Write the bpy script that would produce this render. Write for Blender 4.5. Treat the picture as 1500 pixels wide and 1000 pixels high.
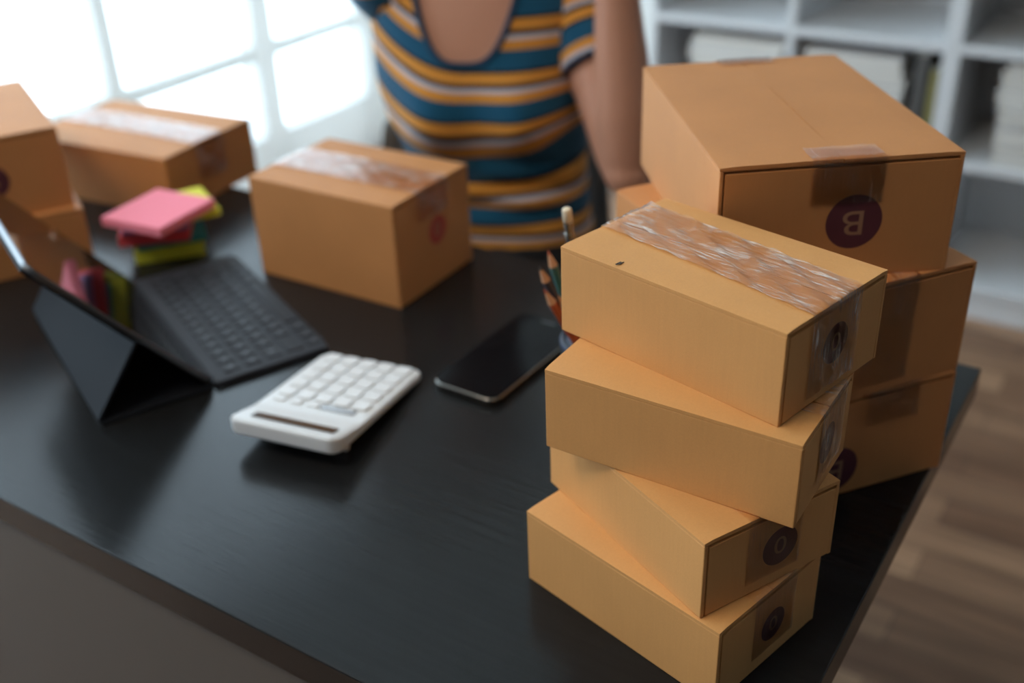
import bpy, bmesh, math, random
from mathutils import Vector, Matrix
random.seed(7)
for o in list(bpy.data.objects): bpy.data.objects.remove(o)
SC = bpy.context.scene
COL = SC.collection
TZ = 0.75                                   # height of the desk top above the floor

# ------------------------------------------------------------------ camera
R_ = Vector((math.cos(-0.0398), math.sin(-0.0398)*math.sin(0.5192), math.sin(-0.0398)*math.cos(0.5192)))
F_ = Vector((0, math.cos(0.5192), -math.sin(0.5192)))
U_ = R_.cross(F_)
cd = bpy.data.cameras.new('camera'); cam = bpy.data.objects.new('camera', cd); COL.objects.link(cam)
M = Matrix((R_, U_, -F_)).transposed().to_4x4(); M.translation = Vector((0, 0, TZ + 0.5459))
cam.matrix_world = M
cd.sensor_width = 36; cd.lens = 1598.76 / 1500 * 36; cd.clip_start = 0.02
cd.dof.use_dof = True; cd.dof.focus_distance = 0.675; cd.dof.aperture_fstop = 3.4
SC.camera = cam

# ------------------------------------------------------------------ light
W = bpy.data.worlds.new('daylight'); SC.world = W; W.use_nodes = True
bg = W.node_tree.nodes['Background']; bg.inputs[0].default_value = (0.69, 0.86, 1.0, 1); bg.inputs[1].default_value = 4.8
SC.view_settings.view_transform = 'Standard'; SC.view_settings.look = 'None'
SC.view_settings.gamma = 1; SC.view_settings.use_curve_mapping = False
SC.view_settings.exposure = 0.1

# desk frame: e runs along the far edge to the right, n comes towards the viewer
T0 = Vector((0.4394, 0.8685)); TT = -0.5915
E_ = Vector((math.cos(TT), math.sin(TT))); N_ = Vector((math.sin(TT), -math.cos(TT)))
LEFTEND = 1.94                              # where the left window wall ends
def TB(e, n, z=0.0):                        # z absolute above the floor
    p = T0 + E_ * e + N_ * n
    return Vector((p.x, p.y, z))

# ------------------------------------------------------------------ materials
# warm fill light added to brighten the boxes, above and left of the viewer
ld = bpy.data.lights.new('warm_fill_light', 'AREA'); ld.shape = 'RECTANGLE'; ld.size = 1.2; ld.size_y = .6; ld.energy = 26; ld.color = (1.0, .84, .66)
lo_ = bpy.data.objects.new('warm_fill_light', ld); COL.objects.link(lo_); lo_.location = TB(-.95, 1.55, 2.92); lo_.rotation_euler = (0, 0, TT)

def srgb(r, g, b):
    f = lambda c: (c/255/12.92) if c/255 <= .04045 else ((c/255+.055)/1.055)**2.4
    return (f(r), f(g), f(b), 1)
def mat(name, col, rough=.5, metal=0, spec=.5, noise=0.0, nscale=20, bump=0.0, stretch=(1,1,1), coat=0, sheen=0, bscale=None):
    m = bpy.data.materials.new(name); m.use_nodes = True; nt = m.node_tree; b = nt.nodes['Principled BSDF']
    b.inputs['Base Color'].default_value = col; b.inputs['Roughness'].default_value = rough
    b.inputs['Metallic'].default_value = metal; b.inputs['Specular IOR Level'].default_value = spec
    b.inputs['Coat Weight'].default_value = coat; b.inputs['Sheen Weight'].default_value = sheen
    tc = nt.nodes.new('ShaderNodeTexCoord'); mp = nt.nodes.new('ShaderNodeMapping'); mp.inputs['Scale'].default_value = stretch
    nt.links.new(tc.outputs['Object'], mp.inputs[0])
    n = nt.nodes.new('ShaderNodeTexNoise'); n.inputs['Scale'].default_value = nscale; n.inputs['Detail'].default_value = 5
    nt.links.new(mp.outputs[0], n.inputs['Vector'])
    if noise > 0:
        mx = nt.nodes.new('ShaderNodeMix'); mx.data_type = 'RGBA'
        lo = tuple(c*(1-noise) for c in col[:3])+(1,); hi = tuple(min(1, c*(1+noise)) for c in col[:3])+(1,)
        mx.inputs[6].default_value = lo; mx.inputs[7].default_value = hi
        nt.links.new(n.outputs['Fac'], mx.inputs[0]); nt.links.new(mx.outputs[2], b.inputs['Base Color'])
    if bump > 0:
        n2 = n
        if bscale:
            n2 = nt.nodes.new('ShaderNodeTexNoise'); n2.inputs['Scale'].default_value = bscale; nt.links.new(mp.outputs[0], n2.inputs['Vector'])
        bp = nt.nodes.new('ShaderNodeBump'); bp.inputs['Strength'].default_value = bump; bp.inputs['Distance'].default_value = .001
        nt.links.new(n2.outputs['Fac'], bp.inputs['Height']); nt.links.new(bp.outputs[0], b.inputs['Normal'])
    return m

def cardboard(name, col):
    m = bpy.data.materials.new(name); m.use_nodes = True; nt = m.node_tree; b = nt.nodes['Principled BSDF']; L = nt.links.new
    b.inputs['Roughness'].default_value = .62; b.inputs['Specular IOR Level'].default_value = .28
    tc = nt.nodes.new('ShaderNodeTexCoord')
    big = nt.nodes.new('ShaderNodeTexNoise'); big.inputs['Scale'].default_value = 14; big.inputs['Detail'].default_value = 3
    fine = nt.nodes.new('ShaderNodeTexNoise'); fine.inputs['Scale'].default_value = 900; fine.inputs['Detail'].default_value = 4
    mp = nt.nodes.new('ShaderNodeMapping'); mp.inputs['Scale'].default_value = (1, 1, .06)
    fib = nt.nodes.new('ShaderNodeTexNoise'); fib.inputs['Scale'].default_value = 420; fib.inputs['Detail'].default_value = 3
    L(tc.outputs['Object'], big.inputs['Vector']); L(tc.outputs['Object'], fine.inputs['Vector']); L(tc.outputs['Object'], mp.inputs[0]); L(mp.outputs[0], fib.inputs['Vector'])
    a = nt.nodes.new('ShaderNodeMath'); a.operation = 'MULTIPLY_ADD'; a.inputs[1].default_value = .52; L(big.outputs['Fac'], a.inputs[0])
    f2 = nt.nodes.new('ShaderNodeMath'); f2.operation = 'MULTIPLY_ADD'; f2.inputs[1].default_value = .3
    f3 = nt.nodes.new('ShaderNodeMath'); f3.operation = 'MULTIPLY'; f3.inputs[1].default_value = .16
    L(fib.outputs['Fac'], f3.inputs[0]); L(fine.outputs['Fac'], f2.inputs[0]); L(f3.outputs[0], f2.inputs[2]); L(f2.outputs[0], a.inputs[2])
    mx = nt.nodes.new('ShaderNodeMix'); mx.data_type = 'RGBA'; L(a.outputs[0], mx.inputs[0])
    mx.inputs[6].default_value = tuple(c*.80 for c in col[:3])+(1,); mx.inputs[7].default_value = tuple(min(1, c*1.2) for c in col[:3])+(1,)
    L(mx.outputs[2], b.inputs['Base Color'])
    bp = nt.nodes.new('ShaderNodeBump'); bp.inputs['Strength'].default_value = .14; bp.inputs['Distance'].default_value = .0005
    L(fib.outputs['Fac'], bp.inputs['Height']); L(bp.outputs[0], b.inputs['Normal'])
    return m

def tape_material(name, white=.5, seed=0.0):
    """clear packing film: mostly see-through, glossy, wrinkled, with whitish creases where it lifts and reflection streaks painted in white"""
    m = bpy.data.materials.new(name); m.use_nodes = True; nt = m.node_tree; L = nt.links.new
    nt.nodes.remove(nt.nodes['Principled BSDF']); out = nt.nodes['Material Output']
    uv = nt.nodes.new('ShaderNodeTexCoord'); mp = nt.nodes.new('ShaderNodeMapping'); mp.inputs['Scale'].default_value = (300, 12, 1)
    mp.inputs['Location'].default_value = (seed, seed*3, 0); mp.inputs['Rotation'].default_value = (0, 0, .18)
    L(uv.outputs['UV'], mp.inputs[0])
    n = nt.nodes.new('ShaderNodeTexNoise'); n.inputs['Scale'].default_value = 1; n.inputs['Detail'].default_value = 4; n.inputs['Distortion'].default_value = .8
    L(mp.outputs[0], n.inputs['Vector'])
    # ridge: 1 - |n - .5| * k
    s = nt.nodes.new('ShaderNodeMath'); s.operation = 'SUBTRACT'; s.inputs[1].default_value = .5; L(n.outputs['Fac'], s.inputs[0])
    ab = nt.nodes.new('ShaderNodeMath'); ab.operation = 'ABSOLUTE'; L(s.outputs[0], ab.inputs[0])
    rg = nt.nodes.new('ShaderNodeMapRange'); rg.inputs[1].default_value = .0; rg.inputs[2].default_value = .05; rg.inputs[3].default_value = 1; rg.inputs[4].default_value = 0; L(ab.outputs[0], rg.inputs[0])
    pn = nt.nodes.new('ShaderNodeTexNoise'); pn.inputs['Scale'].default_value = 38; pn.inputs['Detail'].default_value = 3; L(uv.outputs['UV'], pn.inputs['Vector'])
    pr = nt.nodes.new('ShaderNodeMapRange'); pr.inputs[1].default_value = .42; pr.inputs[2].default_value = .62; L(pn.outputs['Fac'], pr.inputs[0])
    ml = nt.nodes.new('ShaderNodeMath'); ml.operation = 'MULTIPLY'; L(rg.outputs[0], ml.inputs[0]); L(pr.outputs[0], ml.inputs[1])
    mw = nt.nodes.new('ShaderNodeMath'); mw.operation = 'MULTIPLY_ADD'; mw.inputs[1].default_value = white; L(ml.outputs[0], mw.inputs[0])  # strength of the crease whitening and painted reflection streaks
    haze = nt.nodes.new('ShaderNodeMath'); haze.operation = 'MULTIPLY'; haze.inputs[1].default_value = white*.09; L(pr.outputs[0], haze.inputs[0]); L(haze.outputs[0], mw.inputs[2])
    tr = nt.nodes.new('ShaderNodeBsdfTransparent'); tr.inputs[0].default_value = (.98, .96, .93, 1)
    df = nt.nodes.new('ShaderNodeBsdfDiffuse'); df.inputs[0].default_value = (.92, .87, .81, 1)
    gl = nt.nodes.new('ShaderNodeBsdfGlossy'); gl.inputs['Roughness'].default_value = .12; gl.inputs[0].default_value = (1, 1, 1, 1)
    bp = nt.nodes.new('ShaderNodeBump'); bp.inputs['Strength'].default_value = .9; bp.inputs['Distance'].default_value = .0012
    L(n.outputs['Fac'], bp.inputs['Height']); L(bp.outputs[0], gl.inputs['Normal'])
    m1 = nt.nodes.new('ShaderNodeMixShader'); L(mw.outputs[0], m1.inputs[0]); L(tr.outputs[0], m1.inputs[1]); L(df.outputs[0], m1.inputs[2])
    fr = nt.nodes.new('ShaderNodeFresnel'); fr.inputs[0].default_value = 1.40
    m2 = nt.nodes.new('ShaderNodeMixShader'); L(fr.outputs[0], m2.inputs[0]); L(m1.outputs[0], m2.inputs[1]); L(gl.outputs[0], m2.inputs[2])
    L(m2.outputs[0], out.inputs[0])
    return m

def glass_pane_material():
    m = bpy.data.materials.new('window glass'); m.use_nodes = True; nt = m.node_tree; L = nt.links.new
    nt.nodes.remove(nt.nodes['Principled BSDF']); out = nt.nodes['Material Output']
    tr = nt.nodes.new('ShaderNodeBsdfTransparent'); tr.inputs[0].default_value = (.97, .98, .98, 1)
    gl = nt.nodes.new('ShaderNodeBsdfGlossy'); gl.inputs['Roughness'].default_value = .02
    lw = nt.nodes.new('ShaderNodeLayerWeight'); lw.inputs[0].default_value = .5
    pw = nt.nodes.new('ShaderNodeMath'); pw.operation = 'POWER'; pw.inputs[1].default_value = 5; L(lw.outputs['Facing'], pw.inputs[0])
    fr = nt.nodes.new('ShaderNodeMath'); fr.operation = 'MULTIPLY_ADD'; fr.inputs[1].default_value = .9; fr.inputs[2].default_value = .04; L(pw.outputs[0], fr.inputs[0])
    mx = nt.nodes.new('ShaderNodeMixShader'); L(fr.outputs[0], mx.inputs[0]); L(tr.outputs[0], mx.inputs[1]); L(gl.outputs[0], mx.inputs[2]); L(mx.outputs[0], out.inputs[0])
    return m

def stripe_material():
    """rib-knit shirt: repeating mustard / navy / lilac-white / mustard / teal bands along UV.y (metres)"""
    m = bpy.data.materials.new('striped rib knit'); m.use_nodes = True; nt = m.node_tree; b = nt.nodes['Principled BSDF']; L = nt.links.new
    b.inputs['Roughness'].default_value = .85; b.inputs['Specular IOR Level'].default_value = .2; b.inputs['Sheen Weight'].default_value = .15
    uv = nt.nodes.new('ShaderNodeTexCoord'); sp = nt.nodes.new('ShaderNodeSeparateXYZ'); L(uv.outputs['UV'], sp.inputs[0])
    dv = nt.nodes.new('ShaderNodeMath'); dv.operation = 'DIVIDE'; dv.inputs[1].default_value = .064; L(sp.outputs[1], dv.inputs[0])
    fr = nt.nodes.new('ShaderNodeMath'); fr.operation = 'FRACT'; L(dv.outputs[0], fr.inputs[0])
    cr = nt.nodes.new('ShaderNodeValToRGB'); cr.color_ramp.interpolation = 'CONSTANT'; L(fr.outputs[0], cr.inputs[0])
    must = srgb(218, 150, 62); navy = srgb(24, 30, 44); lil = srgb(205, 198, 206); teal = srgb(22, 86, 118)
    stops = [(0, must), (.20, navy), (.29, lil), (.385, must), (.57, teal), (.94, navy)]
    el = cr.color_ramp.elements; el[0].position = 0; el[0].color = stops[0][1]; el[1].position = stops[1][0]; el[1].color = stops[1][1]
    for p, c in stops[2:]:
        x = el.new(p); x.color = c
    L(cr.outputs[0], b.inputs['Base Color'])
    w = nt.nodes.new('ShaderNodeMath'); w.operation = 'MULTIPLY'; w.inputs[1].default_value = 1800; L(sp.outputs[0], w.inputs[0])
    si = nt.nodes.new('ShaderNodeMath'); si.operation = 'SINE'; L(w.outputs[0], si.inputs[0])
    bp = nt.nodes.new('ShaderNodeBump'); bp.inputs['Strength'].default_value = .5; bp.inputs['Distance'].default_value = .001
    L(si.outputs[0], bp.inputs['Height']); L(bp.outputs[0], b.inputs['Normal'])
    return m

def floor_material():
    m = bpy.data.materials.new('wood laminate floor'); m.use_nodes = True; nt = m.node_tree; b = nt.nodes['Principled BSDF']; L = nt.links.new
    tc = nt.nodes.new('ShaderNodeTexCoord'); mp = nt.nodes.new('ShaderNodeMapping'); mp.inputs['Rotation'].default_value = (0, 0, -TT)
    L(tc.outputs['Object'], mp.inputs[0])
    br = nt.nodes.new('ShaderNodeTexBrick'); br.inputs['Scale'].default_value = 1; br.inputs['Brick Width'].default_value = .62; br.inputs['Row Height'].default_value = .085
    br.inputs['Mortar Size'].default_value = .0012; br.inputs['Mortar Smooth'].default_value = .1; br.offset = .37
    br.inputs['Color1'].default_value = srgb(122, 88, 66); br.inputs['Color2'].default_value = srgb(182, 142, 110); br.inputs['Mortar'].default_value = srgb(90, 68, 54)
    L(mp.outputs[0], br.inputs['Vector'])
    m2 = nt.nodes.new('ShaderNodeMapping'); m2.inputs['Scale'].default_value = (3, 40, 1); L(mp.outputs[0], m2.inputs[0])
    n = nt.nodes.new('ShaderNodeTexNoise'); n.inputs['Scale'].default_value = 1.2; n.inputs['Detail'].default_value = 6; L(m2.outputs[0], n.inputs['Vector'])
    mx = nt.nodes.new('ShaderNodeMix'); mx.data_type = 'RGBA'; mx.blend_type = 'MULTIPLY'; mx.inputs[0].default_value = .8
    cr = nt.nodes.new('ShaderNodeValToRGB'); cr.color_ramp.elements[0].color = (.5, .48, .46, 1); cr.color_ramp.elements[0].position = .3; cr.color_ramp.elements[1].color = (1.1, 1.1, 1.1, 1); cr.color_ramp.elements[1].position = .7
    L(n.outputs['Fac'], cr.inputs[0]); L(br.outputs[0], mx.inputs[6]); L(cr.outputs[0], mx.inputs[7]); L(mx.outputs[2], b.inputs['Base Color'])
    b.inputs['Roughness'].default_value = .42; b.inputs['Specular IOR Level'].default_value = .4
    return m

CB = [cardboard('tan cardboard', srgb(216, 158, 96)), cardboard('warm cardboard', srgb(200, 138, 84)), cardboard('brown cardboard', srgb(202, 138, 84))]
CBIN = mat('cardboard inside', srgb(120, 84, 52), .9)
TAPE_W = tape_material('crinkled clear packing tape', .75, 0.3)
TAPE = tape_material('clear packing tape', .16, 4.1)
INK = mat('dark red box ink', srgb(90, 40, 50), .7, noise=.15, nscale=60)
INK_RED = mat('bright red box ink', srgb(186, 74, 62), .7, noise=.12, nscale=60)
INK_LET = mat('unprinted cardboard letter', srgb(158, 118, 90), .7)
BLACKWOOD = mat('black brown wood veneer', srgb(29, 30, 31), .22, spec=.25, noise=.22, nscale=9, bump=.12, stretch=(1, 18, 1), bscale=30)
GREYPANEL = mat('grey laminate', srgb(92, 86, 80), .6, noise=.06, nscale=4)
WHITEPL = mat('white plastic', srgb(226, 228, 230), .35)
KEYPL = mat('white key plastic', srgb(234, 236, 238), .4)
LCD = mat('brown solar cell', srgb(70, 56, 46), .2)
LCDG = mat('grey display glass', srgb(150, 152, 156), .15)
BLACKPL = mat('black glass', srgb(16, 16, 18), .05, spec=.6)
PHONESCR = mat('phone screen', srgb(20, 20, 22), .08, spec=.05)
STEEL = mat('steel band', srgb(150, 146, 140), .22, metal=1)
ALU = mat('space grey metal', srgb(120, 122, 126), .3, metal=.9)
FOLIO = mat('charcoal folio cover', srgb(32, 35, 40), .65, spec=.08, noise=.05, nscale=300)
FOLIOB = mat('folio keyboard fabric', srgb(52, 54, 60), .7, spec=.3, noise=.08, nscale=400)
KEYC = mat('charcoal keys', srgb(40, 42, 47), .6, spec=.3)
KEYL = mat('key legends', srgb(92, 94, 102), .6)
WALL = mat('white painted wall', srgb(226, 226, 222), .85, noise=.03, nscale=3)
GREYWALL = mat('grey painted wall', srgb(102, 108, 116), .85, noise=.03, nscale=3)
FRAME = mat('white window frame', srgb(238, 240, 240), .5)
def translucent_frame():
    m = bpy.data.materials.new('white window profile'); m.use_nodes = True; nt = m.node_tree; L = nt.links.new
    b = nt.nodes['Principled BSDF']; b.inputs['Base Color'].default_value = srgb(240, 241, 240); b.inputs['Roughness'].default_value = .5
    t = nt.nodes.new('ShaderNodeBsdfTranslucent'); t.inputs[0].default_value = srgb(244, 242, 238)
    mx = nt.nodes.new('ShaderNodeMixShader'); mx.inputs[0].default_value = .36
    L(b.outputs[0], mx.inputs[1]); L(t.outputs[0], mx.inputs[2]); L(mx.outputs[0], nt.nodes['Material Output'].inputs[0]); return m
FRAME_T = translucent_frame()
SHELFM = mat('white shelf laminate', srgb(226, 227, 228), .45)
SKIN = mat('skin', srgb(196, 142, 116), .5, spec=.35, noise=.05, nscale=12)
HAIR = mat('dark hair', srgb(32, 24, 22), .5, noise=.4, nscale=80, stretch=(6, 6, .6))
DENIM = mat('black trousers cloth', srgb(30, 32, 36), .9)
CHAIRM = mat('grey chair fabric', srgb(92, 90, 88), .85, noise=.08, nscale=200)
CHAIRP = mat('chair grey plastic', srgb(150, 150, 150), .4)
RIM = mat('teal shirt binding', srgb(20, 60, 88), .85)
EYE = mat('eye', srgb(40, 30, 26), .1); LIP = mat('lips', srgb(165, 88, 84), .45)
SHIRT = stripe_material()
GLASS = glass_pane_material()

# ------------------------------------------------------------------ helpers
def link(o, parent=None):
    COL.objects.link(o)
    if parent is not None: o.parent = parent
    return o
def obj(name, bm, m, parent=None, smooth=False):
    me = bpy.data.meshes.new(name); bm.normal_update(); bm.to_mesh(me); bm.free()
    o = bpy.data.objects.new(name, me)
    for x in (m if isinstance(m, (list, tuple)) else [m]): me.materials.append(x)
    if smooth:
        for p in me.polygons: p.use_smooth = True
    return link(o, parent)
def thing(name, label, cat, loc=(0, 0, 0), rz=0, group=None, rot=None):
    o = bpy.data.objects.new(name, None); o.empty_display_size = .05; COL.objects.link(o); o.location = loc
    o.rotation_euler = rot if rot else (0, 0, rz)
    return tag(o, label, cat, group)
def tag(o, label, cat, group=None):
    o['label'] = label; o['category'] = cat
    if group: o['group'] = group
    return o
def struct(name, bm, m, parent=None):
    o = obj(name, bm, m, parent)
    if parent is None: o['kind'] = 'structure'
    return o
def box(bm, x0, x1, y0, y1, z0, z1, bev=0, seg=2, mtx=None, mi=0):
    r = bmesh.ops.create_cube(bm, size=1)
    vs = r['verts']
    for v in vs:
        v.co = Vector(((x0+x1)/2 + v.co.x*(x1-x0), (y0+y1)/2 + v.co.y*(y1-y0), (z0+z1)/2 + v.co.z*(z1-z0)))
    fs = set(f for v in vs for f in v.link_faces)
    if bev > 0:
        es = list(set(e for v in vs for e in v.link_edges))
        rr = bmesh.ops.bevel(bm, geom=es, offset=bev, segments=seg, affect='EDGES', profile=.5)
        fs = set(f for f in rr['faces']) | set(f for f in fs if f.is_valid)
        vs = list(set(v for f in fs for v in f.verts))
        vs = list(set(vs))
    for f in fs:
        if f.is_valid: f.material_index = mi
    if mtx is not None:
        for v in vs: v.co = mtx @ v.co
    return vs
def tbbox(bm, e0, e1, n0, n1, z0, z1, bev=0):
    """box in desk directions"""
    m = Matrix(((E_.x, N_.x, 0, T0.x), (E_.y, N_.y, 0, T0.y), (0, 0, 1, 0), (0, 0, 0, 1)))
    # E,N basis is left handed: flip faces afterwards
    nf = len(bm.faces)
    vs = box(bm, e0, e1, n0, n1, z0, z1, bev, mtx=m)
    bmesh.ops.recalc_face_normals(bm, faces=bm.faces)
    return vs
def tube(bm, pts, rads, seg=16, caps=True, squash=None):
    pts = [Vector(p) for p in pts]; rings = []
    up = Vector((0.0, 0.0, 1.0)); prev = None
    for i, p in enumerate(pts):
        d = (pts[min(i+1, len(pts)-1)] - pts[max(i-1, 0)]).normalized()
        if prev is None:
            a = d.cross(up)
            if a.length < .2: a = d.cross(Vector((0, 1, 0)))
            a.normalize()
        else:
            a = (prev - d * prev.dot(d)).normalized()
        prev = a; b = d.cross(a)
        r = rads[i] if isinstance(rads, (list, tuple)) else rads
        rings.append([bm.verts.new(p + a*math.cos(2*math.pi*k/seg)*r + b*math.sin(2*math.pi*k/seg)*r*(squash or 1)) for k in range(seg)])
    for i in range(len(rings)-1):
        for k in range(seg):
            bm.faces.new((rings[i][k], rings[i][(k+1) % seg], rings[i+1][(k+1) % seg], rings[i+1][k]))
    if caps:
        bm.faces.new(list(reversed(rings[0]))); bm.faces.new(rings[-1])
    return rings
def lathe(bm, prof, seg=32, cx=0, cy=0):
    rings = []
    for r, z in prof:
        rings.append([bm.verts.new((cx + r*math.cos(2*math.pi*k/seg), cy + r*math.sin(2*math.pi*k/seg), z)) for k in range(seg)])
    for i in range(len(rings)-1):
        for k in range(seg):
            bm.faces.new((rings[i][k], rings[i][(k+1) % seg], rings[i+1][(k+1) % seg], rings[i+1][k]))
    bm.faces.new(list(reversed(rings[0]))); bm.faces.new(rings[-1])
def rrect(w, h, r, seg=6):
    pts = []
    for cx, cy, a0 in ((w/2-r, h/2-r, 0), (-w/2+r, h/2-r, 90), (-w/2+r, -h/2+r, 180), (w/2-r, -h/2+r, 270)):
        for k in range(seg+1):
            a = math.radians(a0 + 90*k/seg); pts.append((cx + r*math.cos(a), cy + r*math.sin(a)))
    return pts
def slab(bm, w, h, r, z0, z1, bev=.0, seg=6, off=(0, 0), zfun=None):
    """rounded-rectangle slab"""
    lv = [(0, z0), (0, z1)] if bev == 0 else [(bev, z0), (bev*.3, z0+bev*.3), (0, z0+bev), (0, z1-bev), (bev*.3, z1-bev*.3), (bev, z1)]
    rings = []
    for ins, z in lv:
        pts = rrect(w-2*ins, h-2*ins, max(r-ins, .0003), seg)
        rings.append([bm.verts.new((x+off[0], y+off[1], z + (zfun(x, y) if zfun else 0))) for x, y in pts])
    n = len(rings[0])
    for i in range(len(rings)-1):
        for k in range(n): bm.faces.new((rings[i][k], rings[i][(k+1) % n], rings[i+1][(k+1) % n], rings[i+1][k]))
    bm.faces.new(list(reversed(rings[0]))); bm.faces.new(rings[-1])

# ------------------------------------------------------------------ room
def poly_floor(name, z, m, flip=False):
    bm = bmesh.new(); t0, t1 = (z-.05, z) if not flip else (z, z+.05)
    tbbox(bm, -2.45, 3.1, -2.0, 2.7, t0, t1); return struct(name, bm, m)
CH = 3.0                                    # ceiling height
poly_floor('floor', 0, floor_material())
poly_floor('ceiling', CH, WALL, True)
RE, FN = 3.0, 2.6                           # right wall, front wall (behind the camera)
bm = bmesh.new(); tbbox(bm, -2.35, RE, -2.0, -1.9, 0, CH); struct('wall_back', bm, WALL)
bm = bmesh.new(); tbbox(bm, RE, RE+.1, -1.9, FN, 0, CH); struct('wall_right', bm, GREYWALL)
bm = bmesh.new(); tbbox(bm, -2.3, RE, FN, FN+.1, 0, CH); struct('wall_front', bm, GREYWALL)
bm = bmesh.new(); tbbox(bm, -2.45, -2.3, -2.0, FN, 2.86, CH); tbbox(bm, -2.45, -2.3, LEFTEND, FN, 0, 2.86); struct('wall_left', bm, GREYWALL)
bm = bmesh.new(); tbbox(bm, -2.3, -1.2, -1.9, -1.885, 0, .08); struct('baseboard_back', bm, FRAME)
def window(idx, loc, parts):
    wn = bpy.data.objects.new('window_%d' % idx, None); COL.objects.link(wn); wn['kind'] = 'structure'; wn.location = loc
    for name, bm, m in parts:
        o = obj(name, bm, m); o.parent = wn; o.matrix_parent_inverse = Matrix.Translation(-Vector(loc))
# floor to ceiling windows along the left wall
posts = [(-1.86, .08), (-1.375, .085), (-.825, .050), (-.28, .085), (.27, .042), (.82, .065), (1.37, .042), (1.94, .07)]
posts = [q for q in posts if q[0] < LEFTEND+.01]
for i in range(len(posts)-1):
    a, b = posts[i], posts[i+1]
    bm = bmesh.new()
    tbbox(bm, -2.37, -2.30, a[0]-a[1]/2, a[0]+a[1]/2, 0, 2.86)
    if i == len(posts)-2: tbbox(bm, -2.37, -2.30, b[0]-b[1]/2, b[0]+b[1]/2, 0, 2.86)
    n0, n1 = a[0]+a[1]/2, b[0]-b[1]/2
    tbbox(bm, -2.365, -2.305, n0, n1, 0, .19); tbbox(bm, -2.365, -2.305, n0, n1, 2.80, 2.86)
    for zc, t in ((.445, .042), (1.75, .04)): tbbox(bm, -2.35, -2.315, n0, n1, zc-t/2, zc+t/2)
    b2 = bmesh.new(); tbbox(b2, -2.335, -2.331, n0, n1, .19, 2.80)
    window(i+1, TB(-2.33, (a[0]+b[0])/2, 0), [('window_frame', bm, FRAME_T), ('window_pane', b2, GLASS)])

# ------------------------------------------------------------------ shelf unit with cubbies
def shelf_unit(e0, label):
    t = thing('cubby_shelf', label, 'shelf', TB(e0+.36, -1.72, 0), TT)
    # local x along e, local y pointing away from the viewer (−n)
    bm = bmesh.new(); W2 = .365; D = .175; tk = .018
    zs = [.085, .385, .645, .905, 1.165, 1.425]
    for x in (-W2, 0, W2):
        w = tk/2 if x == 0 else tk
        x0 = x if x == -W2 else (x-w if x == W2 else x-w)
        x1 = x0 + (2*w if x == 0 else w)
        box(bm, x0, x1, -D, D, 0 if x else .085, zs[-1]+.018, .001)
    for z in zs:
        for xa, xb in ((-W2+tk, -tk/2), (tk/2, W2-tk)): box(bm, xa, xb, -D, D, z-.02, z, .001)
    obj('frame', bm, SHELFM, t)
    bm = bmesh.new(); box(bm, -W2+tk, W2-tk, -D+.012, -D+.028, 0, .066); obj('plinth', bm, SHELFM, t)
    bm = bmesh.new(); box(bm, -W2+.002, W2-.002, D, D+.004, .02, zs[-1]+.01); obj('back_panel', bm, SHELFM, t)
    bm = bmesh.new(); box(bm, -W2, W2, -D, D, zs[-1], zs[-1]+.02, .002); obj('top_board', bm, SHELFM, t)
    return t
shelf_unit(-1.105, 'white cubby shelf unit behind the large B box, left of the pair')
shelf_unit(-.375, 'white cubby shelf unit at the right edge of the photo')

BOOKC = [mat('book white', srgb(214, 210, 210), .6), mat('book grey', srgb(170, 168, 168), .6), mat('book pale', srgb(196, 190, 186), .6), mat('book dark', srgb(86, 84, 82), .6), mat('book olive', srgb(150, 140, 84), .6)]
PAPER = mat('paper pages', srgb(226, 222, 214), .9)
def book(e, n, z, w, d, h, ci, label, group, rz=0, rot=None):
    t = thing('magazine', label, 'magazine', TB(e, n, z), TT + rz, group, rot)
    bm = bmesh.new(); box(bm, -w/2, w/2, -d/2, d/2, 0, .0012); box(bm, -w/2, w/2, -d/2, d/2, h-.0012, h); box(bm, -w/2, -w/2+.0012, -d/2, d/2, .0012, h-.0012)
    obj('cover', bm, BOOKC[ci], t)
    bm = bmesh.new(); box(bm, -w/2+.0014, w/2-.002, -d/2+.002, d/2-.002, .0014, h-.0014); obj('pages', bm, PAPER, t)
    return t
def pile(ec, w, z, hs, cols, what, grp):
    for i, h in enumerate(hs):
        book(ec + random.uniform(-.006, .006), -1.70 + random.uniform(-.006, .006), z, w, .28, h, cols[i % len(cols)], what, grp, random.uniform(-.02, .02))
        z += h + .0004
pile(-.885, .235, .385, [.022, .018, .024, .02, .026, .018, .022, .024, .02, .018], [0, 2, 0, 0, 2], 'white magazine in the flat pile behind the large B box, left cubby', 'magazines in the left cubby')
pile(-.595, .23, .385, [.024, .02, .03, .018, .026, .022, .02, .026, .022], [0, 1, 0, 2], 'pale magazine in the flat pile just right of the large B box', 'magazines in the middle cubby')
pile(-.135, .27, .385, [.018, .022, .016, .024, .02, .022, .018, .024, .02, .022, .018], [1, 2, 1, 0], 'grey magazine in the flat pile in the rightmost cubby', 'magazines in the right cubby')
for i, (e, ci, h, lb) in enumerate([(-.445, 3, .03, 'dark binder standing beside the pale magazines in the middle cubby'), (-.415, 4, .012, 'olive book standing against the cubby divider beside the dark binder')]):
    t = thing('binder' if i == 0 else 'standing_book', lb, 'binder' if i == 0 else 'book', TB(e, -1.70, .386), TT)
    bm = bmesh.new(); box(bm, -h/2, h/2, -.13, .13, 0, .22 if i == 0 else .19, .002); obj('cover', bm, BOOKC[ci], t)
    bm = bmesh.new(); box(bm, -h/2+.003, h/2-.003, -.128, .131, .003, .224 if i == 0 else .193); obj('pages', bm, PAPER, t)
t = thing('storage_tin', 'grey tin in the upper right cubby at the edge of the photo', 'container', TB(-.17, -1.66, .645), 0)
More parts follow.
